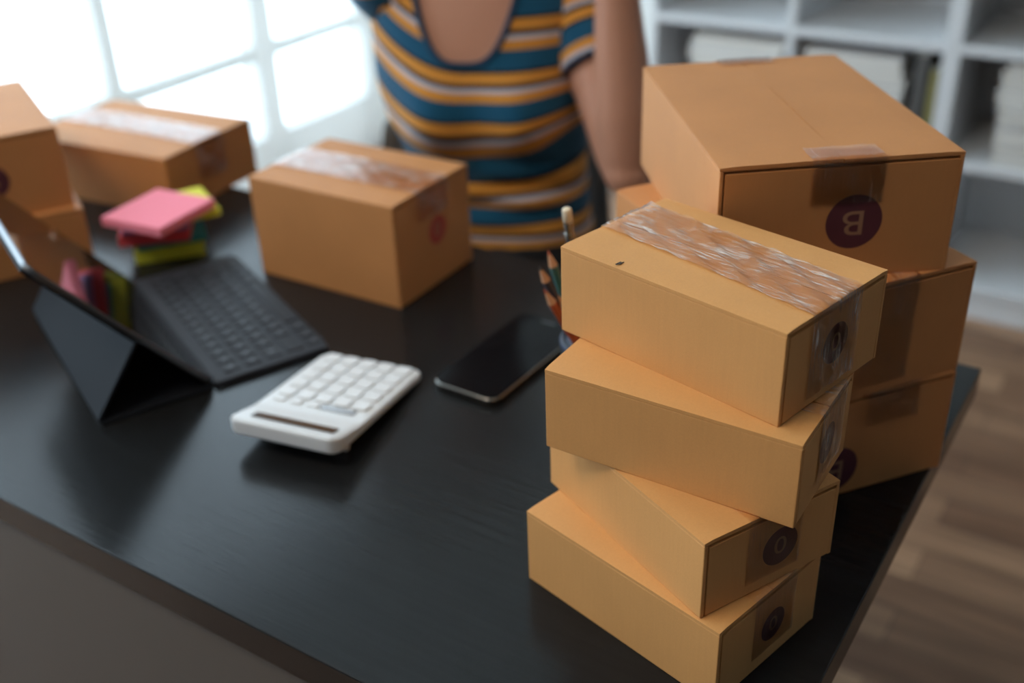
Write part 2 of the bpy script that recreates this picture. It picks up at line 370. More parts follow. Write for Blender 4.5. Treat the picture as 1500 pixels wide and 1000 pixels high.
bm = bmesh.new(); lathe(bm, [(.075, 0), (.078, .004), (.078, .13), (.076, .134)], 32); obj('body', bm, BOOKC[3], t, True)
bm = bmesh.new(); lathe(bm, [(.08, .134), (.08, .15), (.076, .153)], 32); obj('lid', bm, BOOKC[1], t, True)

# ------------------------------------------------------------------ desk
DW, DD = 1.62, .6
desk = thing('desk', 'black wooden desk with grey front panel carrying all the boxes', 'desk', TB(-DW/2, DD/2, 0), TT)
def dbox(bm, e0, e1, n0, n1, z0, z1, bev=0):      # local desk frame: x = e + DW/2, y = -(n - DD/2)
    box(bm, e0+DW/2, e1+DW/2, -(n1-DD/2), -(n0-DD/2), z0, z1, bev)
bm = bmesh.new(); dbox(bm, -DW, 0, 0, DD, TZ-.03, TZ, .0012); obj('tabletop', bm, BLACKWOOD, desk)
bm = bmesh.new(); dbox(bm, -DW+.06, -.29, DD-.022, DD-.006, .06, TZ-.03); obj('front_panel', bm, GREYPANEL, desk)
for e in (-.29, -DW+.03):
    bm = bmesh.new(); dbox(bm, e, e+.03, .04, DD-.06, 0, TZ-.03, .001); obj('side_panel', bm, BLACKWOOD, desk)
def L2(e, n): return TB(e, n, TZ)

# ------------------------------------------------------------------ parcel boxes
def text_mesh(ch, size, offset=0):
    cu = bpy.data.curves.new('t', 'FONT'); cu.body = ch; cu.size = size; cu.align_x = 'CENTER'; cu.align_y = 'CENTER'; cu.extrude = .00005; cu.offset = offset
    o = bpy.data.objects.new('t', cu); COL.objects.link(o); bpy.context.view_layer.update()
    me = bpy.data.meshes.new_from_object(o.evaluated_get(bpy.context.evaluated_depsgraph_get())); bpy.data.objects.remove(o)
    return me
def fbox(bm, x0, x1, y0, y1, z0, z1, bev=.0006):
    return box(bm, x0, x1, y0, y1, z0, z1, bev, 2)
def parcel(label, x, y, z, t, w, d, h, cm, tape=None, mark=None, group=None, bulge=.001, seed=0):
    o = thing('cardboard_box', label, 'box', (x, y, TZ+z), t, group)
    X, Y = d/2, w/2; k = .003
    rnd = random.Random(seed)
    bm = bmesh.new()
    fbox(bm, -X, -X+k, -Y, Y, 0, h-k-.0002, .0007); fbox(bm, X-k, X, -Y, Y, 0, h-k-.0002, .0005)
    fbox(bm, -X+k, X-k, -Y+.0014, Y-.0014, .0004, k)
    fbox(bm, -X+k+.0010, X-k, -Y, -Y+k, .0006, h-k-.0024, .0004)
    fbox(bm, -X+k, X-k-.0010, Y-k, Y, .0006, h-k-.0024, .0004)
    fbox(bm, -X+k, X-k, -Y+k+.001, -Y+Y*.55, h-2*k-.001, h-k-.001); fbox(bm, -X+k, X-k, Y-Y*.55, Y-k-.001, h-2*k-.001, h-k-.001)
    # the corner wrap on the end face: folded glue edge
    body = obj('body', bm, cm, o)
    for s in (-1, 1):
        bm = bmesh.new()
        n1, n2 = 8, 14; x0, x1 = (-X, -.0003) if s < 0 else (.0003, X); yb = Y - .0002
        gridt = [[None]*(n2+1) for _ in range(n1+1)]; gridb = [[None]*(n2+1) for _ in range(n1+1)]
        for i in range(n1+1):
            for j in range(n2+1):
                xx = x0+(x1-x0)*i/n1; yy = -yb+2*yb*j/n2
                out = 1 - abs(xx)/X
                bz = bulge*out*(1-(yy/yb)**2)*1.0 + bulge*.35*math.sin(yy*37+seed+s)*out
                edge = .0007*max(0, (abs(xx)/X-.985)/.015)
                gridt[i][j] = bm.verts.new((xx, yy, h-.0001-edge+bz)); gridb[i][j] = bm.verts.new((xx, yy, h-k+min(bz, .0004)))
        for i in range(n1):
            for j in range(n2):
                bm.faces.new((gridt[i][j], gridt[i+1][j], gridt[i+1][j+1], gridt[i][j+1]))
                bm.faces.new((gridb[i][j], gridb[i][j+1], gridb[i+1][j+1], gridb[i+1][j]))
        for i in range(n1):
            bm.faces.new((gridt[i][0], gridb[i][0], gridb[i+1][0], gridt[i+1][0])); bm.faces.new((gridt[i][n2], gridt[i+1][n2], gridb[i+1][n2], gridb[i][n2]))
        for j in range(n2):
            bm.faces.new((gridt[0][j], gridt[0][j+1], gridb[0][j+1], gridb[0][j])); bm.faces.new((gridt[n1][j], gridb[n1][j], gridb[n1][j+1], gridt[n1][j+1]))
        obj('top_flap', bm, cm, o, True).data.set_sharp_from_angle(angle=math.radians(40))
    if tape:
        for tp in tape:
            # tp: kind, width, x centre at the near end, x centre at the far end, y0 (near), y1 (far), drop length, jitter, material
            wd, xa, xb, y0, y1, drop, jit, tm = tp
            bm = bmesh.new(); uvl = bm.loops.layers.uv.new('UVMap'); path = []
            ytop = max(2, int((y1-y0)/.004))
            far = y1 >= Y-.001
            if drop > 0:
                for q in range(13): path.append(('f', drop*(1-q/12)))
            for q in range(ytop+1): path.append(('t', y0+(y1-y0)*q/ytop))
            if far:
                for q in range(1, 9): path.append(('b', .03*q/8))
            nx = 22; rows = []; s = 0; last = None
            for kind, v in path:
                row = []
                for i in range(nx+1):
                    u = i/nx-.5
                    yy = v if kind == 't' else (-Y if kind == 'f' else Y)
                    xc = xa+(xb-xa)*((yy-(-Y))/(2*Y))
                    px = xc+u*wd
                    ruf = jit*(abs(math.sin(u*61+yy*90+seed)*math.sin(u*23-yy*170+seed*2)))+.0003
                    if kind == 't':
                        bz = bulge*(1-abs(px)/X)*(1-(yy/Y)**2)+bulge*.36
                        p = (px, max(yy, -Y-.0002), h+ruf+bz*(.9)+.0002)
                    elif kind == 'f':
                        if abs(u) > .46 and v > drop*.8: pass
                        p = (px, -Y-ruf-.0004, h-.0004-v)
                    else: p = (px, Y+ruf+.0004, h-.0004-v)
                    row.append(bm.verts.new(p))
                c = Vector(row[nx//2].co)
                if last is not None: s += (c-last).length
                last = c; rows.append((row, s))
            for a in range(len(rows)-1):
                for i in range(nx):
                    f = bm.faces.new((rows[a][0][i], rows[a][0][i+1], rows[a+1][0][i+1], rows[a+1][0][i]))
                    for lp, (uu, vv) in zip(f.loops, ((i, a), (i+1, a), (i+1, a+1), (i, a+1))): lp[uvl].uv = (uu/nx*wd, rows[vv][1])
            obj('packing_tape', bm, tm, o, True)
    if mark:
        mx_, mz, r, ch, rot, im = mark
        bm = bmesh.new(); bmesh.ops.create_circle(bm, cap_ends=True, radius=r, segments=48)
        mo = obj('printed_mark', bm, im, o); mo.location = (mx_, -Y-.00012, mz); mo.rotation_euler = (math.pi/2, 0, 0)
        me = text_mesh(ch, r*1.3, .0)
        me.materials.clear(); me.materials.append(INK_LET); me.name = 'printed_letter'
        lo = bpy.data.objects.new('printed_letter', me); link(lo, mo); lo.location = (0, 0, .0001); lo.rotation_euler = (0, 0, rot); lo.scale = (1.2, 1, 1)
    return o
c0, c1, c2 = CB
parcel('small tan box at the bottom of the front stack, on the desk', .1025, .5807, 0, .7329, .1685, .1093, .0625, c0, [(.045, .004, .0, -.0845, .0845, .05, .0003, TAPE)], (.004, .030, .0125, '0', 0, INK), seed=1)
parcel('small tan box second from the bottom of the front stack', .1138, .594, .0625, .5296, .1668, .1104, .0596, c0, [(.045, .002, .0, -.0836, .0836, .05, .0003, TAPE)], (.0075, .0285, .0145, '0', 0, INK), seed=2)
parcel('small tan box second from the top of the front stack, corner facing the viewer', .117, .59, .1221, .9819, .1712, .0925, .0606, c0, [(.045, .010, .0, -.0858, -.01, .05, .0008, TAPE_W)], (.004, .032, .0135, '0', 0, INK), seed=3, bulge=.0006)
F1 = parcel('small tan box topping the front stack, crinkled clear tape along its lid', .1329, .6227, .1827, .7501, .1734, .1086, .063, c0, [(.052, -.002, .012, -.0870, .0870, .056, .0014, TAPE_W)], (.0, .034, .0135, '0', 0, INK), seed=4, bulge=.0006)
bm = bmesh.new(); box(bm, -.0025, .0025, -.0006, .0006, 0, .0002); box(bm, -.001, .0035, -.0018, -.0010, 0, .0002)
ch = obj('pen_mark', bm, mat('dark pencil scratch', srgb(40, 34, 30), .8), F1); ch.location = (-.0498, .0406, .0632)
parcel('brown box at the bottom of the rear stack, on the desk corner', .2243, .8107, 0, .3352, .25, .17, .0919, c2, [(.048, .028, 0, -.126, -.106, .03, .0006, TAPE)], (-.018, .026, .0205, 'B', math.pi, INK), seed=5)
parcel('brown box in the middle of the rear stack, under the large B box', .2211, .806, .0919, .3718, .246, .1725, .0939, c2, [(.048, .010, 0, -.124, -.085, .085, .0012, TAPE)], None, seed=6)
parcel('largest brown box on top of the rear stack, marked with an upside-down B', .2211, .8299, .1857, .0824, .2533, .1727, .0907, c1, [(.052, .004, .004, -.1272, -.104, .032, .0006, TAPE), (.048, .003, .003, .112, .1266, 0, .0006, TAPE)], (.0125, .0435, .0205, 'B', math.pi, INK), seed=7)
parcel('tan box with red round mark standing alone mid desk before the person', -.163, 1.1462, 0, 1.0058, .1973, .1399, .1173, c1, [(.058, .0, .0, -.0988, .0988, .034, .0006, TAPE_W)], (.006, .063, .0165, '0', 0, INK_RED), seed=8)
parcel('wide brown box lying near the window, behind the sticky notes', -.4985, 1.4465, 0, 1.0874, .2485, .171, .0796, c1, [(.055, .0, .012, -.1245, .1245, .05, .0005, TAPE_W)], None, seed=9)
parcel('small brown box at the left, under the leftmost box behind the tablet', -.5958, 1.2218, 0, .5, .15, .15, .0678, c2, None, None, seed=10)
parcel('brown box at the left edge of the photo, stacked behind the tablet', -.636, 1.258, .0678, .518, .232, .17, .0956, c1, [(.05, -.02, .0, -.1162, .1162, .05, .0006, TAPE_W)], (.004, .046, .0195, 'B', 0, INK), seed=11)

# ------------------------------------------------------------------ sticky note pads
def pad(label, x, y, z, a, s, h, col, twist=.0):
    t = thing('sticky_note_pad', label, 'sticky notes', (x, y, TZ+z), a, 'stack of sticky note pads')
    m = mat('note paper', col, .8)
    bm = bmesh.new(); nl = 6
    for i in range(nl):
        mt = Matrix.Rotation(twist*i/nl, 4, 'Z'); j = .0006*math.sin(i*2.3+x*50)
        box(bm, -s/2+j, s/2+j, -s/2-j, s/2-j, h*i/nl, h*(i+1)/nl-.0002, 0, mtx=mt)
    obj('sheets', bm, m, t)
    bm = bmesh.new(); box(bm, -s/2+.002, s/2-.002, -s/2+.002, s/2-.002, h-.0002, h+.0004, 0, mtx=Matrix.Rotation(twist, 4, 'Z')); obj('top_sheet', bm, m, t)
lime = srgb(200, 208, 64)
pad('lime green sticky note pad at the bottom of the pad stack', -.412, 1.222, 0, .29, .080, .017, lime)
pad('thin teal sticky note pad just above the lime green one', -.408, 1.221, .0176, .33, .078, .006, srgb(40, 140, 140))
pad('coral red sticky note pad in the middle of the pad stack', -.420, 1.216, .0242, .16, .080, .013, srgb(236, 84, 92))
pad('thin lilac sticky note pad above the coral red one', -.416, 1.218, .0378, .12, .076, .006, srgb(176, 150, 210))
pad('yellow sticky note pad below the topmost pink one', -.394, 1.224, .0444, .5, .080, .010, srgb(225, 222, 70))
PK = thing('sticky_note_pad', 'bright pink sticky note pad, topmost of the stack beside the keyboard', 'sticky notes', (-.4045, 1.186, TZ+.0550), 0, 'stack of sticky note pads')
pc = [(-.4528, 1.1608), (-.3728, 1.1134), (-.3578, 1.2182), (-.437, 1.2525)]
ax = Vector((-.3728+.4528+(-.3578+.437), 1.1134-1.1608+(1.2182-1.2525))).normalized()
PK.rotation_euler = (0, 0, math.atan2(ax.y, ax.x))
pm = mat('pink note paper', srgb(252, 140, 160), .8)
bm = bmesh.new(); box(bm, -.044, .044, -.047, .047, 0, .010, .0006); obj('sheets', bm, pm, PK)
bm = bmesh.new(); box(bm, -.0435, .0435, -.0465, .0465, .0101, .0107); obj('top_sheet', bm, pm, PK)

# ------------------------------------------------------------------ phone
ph = thing('smartphone', 'black smartphone lying face up left of the front stack', 'phone', (-.0030, .9170, TZ), math.atan2(.133, .094)-math.pi/2)
bm = bmesh.new(); slab(bm, .074, .158, .0125, .0006, .0084, .0018, 8); obj('body', bm, STEEL, ph, True)
bm = bmesh.new(); slab(bm, .0715, .1555, .0115, .0083, .0088, .0002, 8); obj('screen', bm, PHONESCR, ph)
bm = bmesh.new(); slab(bm, .018, .0035, .0017, .0088, .00885, 0, 6, (0, .071)); obj('camera_slot', bm, BLACKPL, ph)
for s in (.03, .045):
    bm = bmesh.new(); box(bm, -.0378, -.0368, s-.006, s+.006, .0035, .0055, .0004); obj('side_button', bm, STEEL, ph)

# ------------------------------------------------------------------ calculator
ca = Vector((-.1348, .9130)); cf = Vector((-.1985, .7640))     # back edge middle, front edge middle
dv = (ca-cf); CL = dv.length
calc = thing('calculator', 'white desktop calculator with raised display end beside the tablet', 'calculator', ((ca.x+cf.x)/2, (ca.y+cf.y)/2, TZ), math.atan2(dv.y, dv.x)-math.pi/2)
CWd = .108
def ctop(y):                                # y from -CL/2 (front, raised) to CL/2 (back)
    s = (CL/2-y)/CL                          # 0 back, 1 front
    return .009 + .018*s + (.007*max(0, (s-.74)/.26))
def cbot(y):
    s = (CL/2-y)/CL
    return .0006 + .0165*s
bm = bmesh.new()
ny = 24; prof = None
def cring(w, h, r, seg=8):
    pts = rrect(w, h, r, seg); out = []
    for i, (x, y) in enumerate(pts):
        out.append((x, y)); x2, y2 = pts[(i+1) % len(pts)]
        if abs(x2-x) < 1e-6 and abs(y2-y) > .05:
            for q in range(1, 24): out.append((x, y+(y2-y)*q/24))
    return out
def ring(ins, fz):
    pts = cring(CWd-2*ins, CL-2*ins, .010-ins*.6, 8)
    return [bm.verts.new((x, y, fz(y))) for x, y in pts]
lv = [ring(.003, lambda y: cbot(y)), ring(.0008, lambda y: cbot(y)+.001), ring(0, lambda y: cbot(y)+.003), ring(0, lambda y: ctop(y)-.003), ring(.0008, lambda y: ctop(y)-.0009), ring(.003, lambda y: ctop(y))]
n = len(lv[0])
for i in range(len(lv)-1):
    for k in range(n): bm.faces.new((lv[i][k], lv[i][(k+1) % n], lv[i+1][(k+1) % n], lv[i+1][k]))
# top and bottom as strips that follow the profile
def cap(rg, flip):
    half = []
    # split ring into right side (x>0) sorted by y and left side
    rt = sorted([v for v in rg if v.co.x > 0], key=lambda v: (v.co.y, )); lf = sorted([v for v in rg if v.co.x < 0], key=lambda v: v.co.y)
    for a in range(len(rt)-1):
        q = (lf[a], rt[a], rt[a+1], lf[a+1])
        try: bm.faces.new(q if not flip else tuple(reversed(q)))
        except Exception: pass
cap(lv[-1], False); cap(lv[0], True)
# crease where the display end kicks up
obj('body', bm, WHITEPL, calc, False)
yk = CL/2-.74*CL
# a raised wedge that carries the display
bm = bmesh.new(); A = [(-CL/2+.003, ctop(-CL/2+.003)), (yk, ctop(yk))]
vs = []
for x in (-CWd/2+.004, CWd/2-.004):
    for (y, z) in A: vs.append(bm.verts.new((x, y, z+.0004)))
    for (y, z) in reversed(A): vs.append(bm.verts.new((x, y, z-.004)))
a, b = vs[:4], vs[4:]
bm.faces.new(a); bm.faces.new(list(reversed(b)))
for i in range(4): bm.faces.new((a[i], b[i], b[(i+1) % 4], a[(i+1) % 4]))
bmesh.ops.recalc_face_normals(bm, faces=bm.faces); obj('display_bezel', bm, WHITEPL, calc)
sl = math.atan2(ctop(-CL/2+.01)-ctop(yk), (yk-(-CL/2+.01)))
def on_calc(bmf, y, m, name, x=0, slope=None, lift=.0005):
    o = bmf(); oo = obj(name, o, m, calc); oo.location = (x, y, ctop(y)+lift); oo.rotation_euler = (-(slope if slope is not None else math.atan2(.018, CL)), 0, 0); return oo
def mk(w, h, r, t):
    def f():
        b = bmesh.new(); slab(b, w, h, r, 0, t, min(.0006, t/3), 4); return b
    return f
on_calc(mk(.082, .0115, .001, .0006), -CL/2+.017, LCD, 'solar_cell', .004, sl, .0008)
on_calc(mk(.034, .0095, .001, .0005), yk+.016, LCDG, 'display', .022, None, .0004)
rows, cols = 5, 5
y0 = yk+.030; y1 = CL/2-.012
for r in range(rows):
    for c in range(cols):
        kx = -CWd/2+.016+c*(CWd-.032)/(cols-1); ky = y0+(y1-y0)*r/(rows-1)
        on_calc(mk(.0155, (y1-y0)/(rows-1)*.80, .003, .0022), ky, KEYPL, 'key', kx, None, .0002)
for c in range(3): on_calc(mk(.012, .008, .002, .0015), yk+.016, KEYPL, 'function_key', -CWd/2+.016+c*.0175, None, .0002)
bm = bmesh.new()
for s in (-1, 1): box(bm, s*.036-.008, s*.036+.008, -CL/2+.030, -CL/2+.036, 0, .0145, .001)
obj('rear_foot', bm, WHITEPL, calc)

# ------------------------------------------------------------------ tablet and keyboard folio
Hn = Vector((-.2850, .8870)); lv_ = Vector((-.530, .848)).normalized(); kv = Vector((lv_.y, -lv_.x)); LT = .270
ang = math.atan2(-lv_.x, lv_.y)             # local y along l, local x along k (towards the keys)
fol = thing('keyboard_folio', 'charcoal keyboard folio cover unfolded under the tablet', 'keyboard', (Hn.x, Hn.y, TZ), ang)
# local: x>0 keyboard, x<0 stand; y from 0 to LT
bm = bmesh.new(); slab(bm, .118, LT, .004, .0005, .0062, .0008, 5, (.061, LT/2)); obj('keyboard_deck', bm, FOLIOB, fol)
bm = bmesh.new(); slab(bm, .108, LT, .004, .0005, .0040, .0006, 5, (-.054, LT/2)); obj('base_flap', bm, FOLIO, fol)
kx0, kx1 = .024, .112
counts = [14, 14, 13, 12, 8]
for r, cn in enumerate(counts):
    x = kx0 + (kx1-kx0)*r/4
    ws = [1]*cn
    if cn == 13: ws[0] = 1.5; ws[-1] = 1.5
    if cn == 12: ws[0] = 2; ws[-1] = 2
    if cn == 14 and r == 1: ws[0] = 1.4
    if cn == 8: ws = [1, 1, 1, 1.2, 6, 1.2, 1, 1]
    tot = sum(ws); y = LT-.010
    for q in ws:
        wdt = q/tot*(LT-.020); bm = bmesh.new(); slab(bm, .0172, wdt-.0028, .0018, 0, .0016, .0004, 3)
        ko = obj('key', bm, KEYC, fol); ko.location = (x, y-wdt/2, .0060)
        if q <= 1.5:
            bm = bmesh.new(); box(bm, -.0022, .0022, -.0014, .0014, .0015, .00166); obj('key_legend', bm, KEYL, ko)
        y -= wdt
# rear support panel from the back edge up to the middle of the tablet
def panel_from(bm, p0, p1, t, y0, y1):
    d = Vector((p1[0]-p0[0], 0, p1[1]-p0[1])); L = d.length; d.normalize(); nrm = Vector((-d.z, 0, d.x))
    vs = []
    for y in (y0, y1):
        for a, b in ((0, 0), (L, 0), (L, t), (0, t)): vs.append(bm.verts.new(Vector((p0[0], y, p0[1])) + d*a + nrm*b))
    a, b = vs[:4], vs[4:]; bm.faces.new(a); bm.faces.new(list(reversed(b)))
    for i in range(4): bm.faces.new((a[i], b[i], b[(i+1) % 4], a[(i+1) % 4]))
    bmesh.ops.recalc_face_normals(bm, faces=bm.faces)
tilt = math.atan2(.162, .133)
mid = (-math.cos(tilt)*.082-.004, math.sin(tilt)*.082+.006)
bm = bmesh.new(); panel_from(bm, (-.106, .0045), (mid[0]-.004, mid[1]), .003, .001, LT-.001); obj('support_flap', bm, FOLIO, fol)
bm = bmesh.new(); panel_from(bm, (mid[0]-.002, mid[1]+.001), (mid[0]-math.cos(tilt)*.125, mid[1]+math.sin(tilt)*.125), .0028, .001, LT-.001); obj('back_cover', bm, FOLIO, fol)
tab = thing('tablet', 'large black-screened tablet propped up at the left edge of the desk', 'tablet', (Hn.x, Hn.y, TZ), ang)
def tilted(name, bm, m, dx=.0, dz=.0):
    o = obj(name, bm, m, tab); 
    o.location = (.001+dx, LT/2, .0068+dz); o.rotation_euler = (0, -(math.pi-tilt), 0); return o
# slab built with local x up the tablet (0..TH), z through it (screen side negative z after rotation)
TH = .209
def tslab(x0, x1, w, r, z0, z1, bev):
    b = bmesh.new(); slab(b, x1-x0, w, r, z0, z1, bev, 6, ((x0+x1)/2, 0)); return b
# rotation by -(pi - tilt) about y: x -> (cos, sin up); z -> check sign: -z faces the keyboard
tilted('body', tslab(0, TH, LT, .013, 0, .0050, .0008), ALU)
tilted('screen', tslab(.002, TH-.002, LT-.004, .011, -.0006, .0001, .0002), BLACKPL)

# ------------------------------------------------------------------ pencil cup and pencils
CX, CY = .075, .790
cup = thing('pencil_cup', 'dark pencil cup mostly hidden behind the front stack', 'cup', (CX, CY, TZ), 0)
bm = bmesh.new(); lathe(bm, [(.030, .0), (.033, .002), (.034, .095), (.0335, .0962), (.0315, .0962), (.031, .094), (.030, .006), (.002, .005)], 36)
obj('body', bm, mat('dark navy metal', srgb(34, 38, 48), .35, metal=.4), cup, True)
bm = bmesh.new(); lathe(bm, [(.0345, .088), (.0352, .0895), (.0352, .0935), (.0345, .095)], 36); obj('band', bm, mat('slate blue band', srgb(42, 54, 78), .5), cup, True)
def pencil(label, tip, base, kind, col):
    tip = Vector(tip); base = Vector(base); d = (tip-base); L = d.length; d.normalize()
    t = thing('pencil', label, 'pencil', (base.x, base.y, TZ+base.z), group='pencils in the cup')
    t.rotation_euler = d.to_track_quat('Z', 'Y').to_euler()
    r = .0038
    bm = bmesh.new()
    tp_ = .015
    if kind == 'eraser':
        tube(bm, [(0, 0, 0), (0, 0, L-.026)], r, 6); obj('barrel', bm, col, t)
        bm = bmesh.new(); tube(bm, [(0, 0, L-.0265), (0, 0, L-.022), (0, 0, L-.0215), (0, 0, L-.018), (0, 0, L-.0175), (0, 0, L-.012)], [.0040, .0040, .0036, .0036, .0040, .0040], 20); obj('ferrule', bm, STEEL, t, False)
        bm = bmesh.new(); tube(bm, [(0, 0, L-.013), (0, 0, L-.002), (0, 0, L-.0006), (0, 0, L)], [.0038, .0038, .0034, .0022], 20); obj('eraser', bm, mat('cream eraser', srgb(226, 210, 184), .8), t, True)
    else:
        tube(bm, [(0, 0, 0), (0, 0, L-tp_)], r, 6); obj('barrel', bm, col, t)
        bm = bmesh.new(); tube(bm, [(0, 0, L-tp_-.0002), (0, 0, L-.004)], [r*.98, .0013], 12); obj('sharpened_wood', bm, mat('sharpened wood', srgb(196, 148, 112), .7), t)
        bm = bmesh.new(); tube(bm, [(0, 0, L-.0042), (0, 0, L)], [.0013, .0004], 8); obj('lead', bm, kind, t)
lead = mat('graphite', srgb(60, 56, 54), .4); rust = mat('red brown lead', srgb(170, 84, 56), .6)
P_D = mat('dark painted barrel', srgb(38, 44, 62), .3); P_T = mat('teal painted barrel', srgb(30, 92, 92), .35); P_O = mat('orange painted barrel', srgb(172, 84, 48), .35); P_B = mat('brown painted barrel', srgb(160, 88, 56), .4)
pencil('dark pencil with a cream eraser, tallest in the cup', (.0467, .790, .2121), (.066, .812, .012), 'eraser', P_D)
pencil('teal pencil with its point up in the cup', (.0310, .776, .1830), (.078, .808, .012), rust, P_T)
pencil('dark striped pencil, point up, furthest left in the cup', (.0233, .766, .1745), (.085, .801, .012), lead, P_D)
pencil('orange pencil leaning lowest over the cup rim', (.0265, .760, .1575), (.095, .786, .012), rust, P_O)
pencil('brown pencil with its point just above the orange one', (.0360, .772, .1480), (.095, .800, .012), rust, P_B)

# ------------------------------------------------------------------ office chair
chr_ = thing('office_chair', 'grey swivel chair the person in the striped shirt sits on', 'chair', (-.005, 1.56, 0), .10)
bm = bmesh.new(); slab(bm, .44, .42, .08, .385, .445, .02, 8, (0, -.02)); obj('seat', bm, CHAIRM, chr_, True)
bm = bmesh.new()
bw, n1, n2 = .38, 14, 10; gf = []; gb = []
for i in range(n1+1):
    rf, rb = [], []
    for j in range(n2+1):
        u = i/n1*2-1; v = j/n2
        x = u*bw/2*(1-.10*v**3); z = .50+v*.27-(.03*u*u*v); y = .130-.03*u*u+.03*v
        rf.append(bm.verts.new((x, y, z))); rb.append(bm.verts.new((x, y+.028, z)))
    gf.append(rf); gb.append(rb)
for i in range(n1):
    for j in range(n2):
        bm.faces.new((gf[i][j], gf[i+1][j], gf[i+1][j+1], gf[i][j+1])); bm.faces.new((gb[i][j], gb[i][j+1], gb[i+1][j+1], gb[i+1][j]))
for i in range(n1):
    bm.faces.new((gf[i][0], gb[i][0], gb[i+1][0], gf[i+1][0])); bm.faces.new((gf[i][n2], gf[i+1][n2], gb[i+1][n2], gb[i][n2]))
for j in range(n2):
    bm.faces.new((gf[0][j], gf[0][j+1], gb[0][j+1], gb[0][j])); bm.faces.new((gf[n1][j], gb[n1][j], gb[n1][j+1], gf[n1][j+1]))
obj('backrest', bm, CHAIRM, chr_, True)
bm = bmesh.new(); tube(bm, [(0, .16, .62), (0, .19, .48), (0, .15, .38), (0, .02, .365)], .018, 10); obj('back_bar', bm, CHAIRP, chr_, True)
bm = bmesh.new(); lathe(bm, [(.028, .08), (.028, .25), (.018, .26), (.018, .385)], 20); obj('gas_lift', bm, STEEL, chr_, True)
for k in range(5):
    a = 2*math.pi*k/5; c_, s_ = math.cos(a), math.sin(a)
    bm = bmesh.new(); tube(bm, [(.02*c_, .02*s_, .10), (.26*c_, .26*s_, .070)], [.022, .014], 10); lg = obj('base_arm', bm, CHAIRP, chr_, True)
    bm = bmesh.new(); tube(bm, [(.26*c_-.012*s_, .26*s_+.012*c_, .027), (.26*c_+.012*s_, .26*s_-.012*c_, .027)], .027, 16)
    tube(bm, [(.26*c_, .26*s_, .03), (.26*c_, .26*s_, .07)], .006, 8); obj('caster', bm, BLACKPL, lg)

# ------------------------------------------------------------------ person
PX, PY = 0.0, 1.50
per = thing('person', 'person in a short-sleeved striped shirt seated behind the desk, both hands raised to the head', 'person', (PX, PY, TZ), 0)
FA = math.radians(-9)
# torso profile: z, centre x, half width, front depth, back depth, centre y
PROF = [(-.32, .000, .168, .10, .12, .03), (-.24, .000, .165, .105, .12, .02), (-.17, .000, .146, .100, .10, .01), (-.10, .000, .124, .086, .085, 0), (-.04, -.004, .122, .083, .08, 0),
        (.02, -.012, .128, .086, .08, 0), (.07, -.022, .140, .090, .082, 0), (.12, -.026, .147, .088, .085, 0), (.17, -.028, .146, .082, .085, .004),
        (.21, -.030, .146, .074, .080, .01), (.24, -.032, .138, .064, .070, .016), (.265, -.034, .105, .054, .060, .022), (.285, -.036, .070, .046, .052, .026), (.30, -.036, .054, .042, .048, .028)]
def prof(z):
    if z <= PROF[0][0]: return PROF[0][1:]
    for a, b in zip(PROF, PROF[1:]):
        if z <= b[0]:
            t = (z-a[0])/(b[0]-a[0]); t2 = t
            return tuple(p+(q-p)*t2 for p, q in zip(a[1:], b[1:]))
    return PROF[-1][1:]
def prof_s(z):
    ps = [prof(z+d) for d in (-.016, -.008, 0, .008, .016)]
    return tuple(sum(c)/5 for c in zip(*ps))
def bust(x, z, xc):
    v = 0
    for s in (-1, 1):
        dx = (x-(xc+s*.062))/.050; dz = (z-.072)
        dz = dz/.062 if dz > 0 else dz/.040
        v += .034*math.exp(-(dx*dx+dz*dz))
    return v
def folds(x, z):
    k = math.exp(-((z+.025)/.045)**2)
    return k*.0045*(math.sin(z*150+x*22)+.6*math.sin(z*95-x*45+1.3))
def tpoint(ang_, z, off=0, fold=False):
    xc, a, bf, bb, yc = prof_s(z); a += off; bf += off; bb += off
    c, s = math.cos(ang_), math.sin(ang_); e = 2/2.35
    x = a*math.copysign(abs(c)**e, c); y = (bf if s < 0 else bb)*math.copysign(abs(s)**e, s)
    X = xc+x
    if s < 0: y -= bust(X, z, xc)*min(1, abs(s)*1.6)
    if fold and s < .3: y -= folds(X, z)
    Y = yc+y
    return X, Y, z
def rotp(p):
    x, y, z = p; x0 = -.02; dx = x-x0
    return (x0+dx*math.cos(FA)-y*math.sin(FA), dx*math.sin(FA)+y*math.cos(FA), z)
# body: union of lofts, fused by a voxel remesh
bm = bmesh.new()
def loft_torso(bm, z0, z1, nz, off, n=72, fold=False, uvl=None):
    rings = []
    for i in range(nz+1):
        z = z0+(z1-z0)*i/nz
        rings.append([bm.verts.new(rotp(tpoint(2*math.pi*k/n, z, off, fold))) for k in range(n)])
    fs = []
    for i in range(nz):
        for k in range(n):
            f = bm.faces.new((rings[i][k], rings[i][(k+1) % n], rings[i+1][(k+1) % n], rings[i+1][k])); fs.append((f, i, k))
    return rings, fs
rg, _ = loft_torso(bm, -.32, .30, 62, -.005)
bm.faces.new(list(reversed(rg[0]))); bm.faces.new(rg[-1])
def ell(bm, c, r, seg=20, rot=None):
    m = Matrix.Translation(Vector(c)) @ (rot or Matrix.Identity(4)) @ Matrix.Diagonal((*r, 1))
    bmesh.ops.create_uvsphere(bm, u_segments=seg, v_segments=seg//2+2, radius=1, matrix=m)
HC = Vector((-.045, -.035, .435))
tube(bm, [(-.035, .028, .25), (-.038, .015, .32), (-.042, .0, .38)], [.056, .050, .052], 20)
ell(bm, HC, (.073, .090, .105)); ell(bm, HC+Vector((0, -.030, -.055)), (.054, .058, .055)); ell(bm, HC+Vector((0, .02, .015)), (.077, .085, .09))
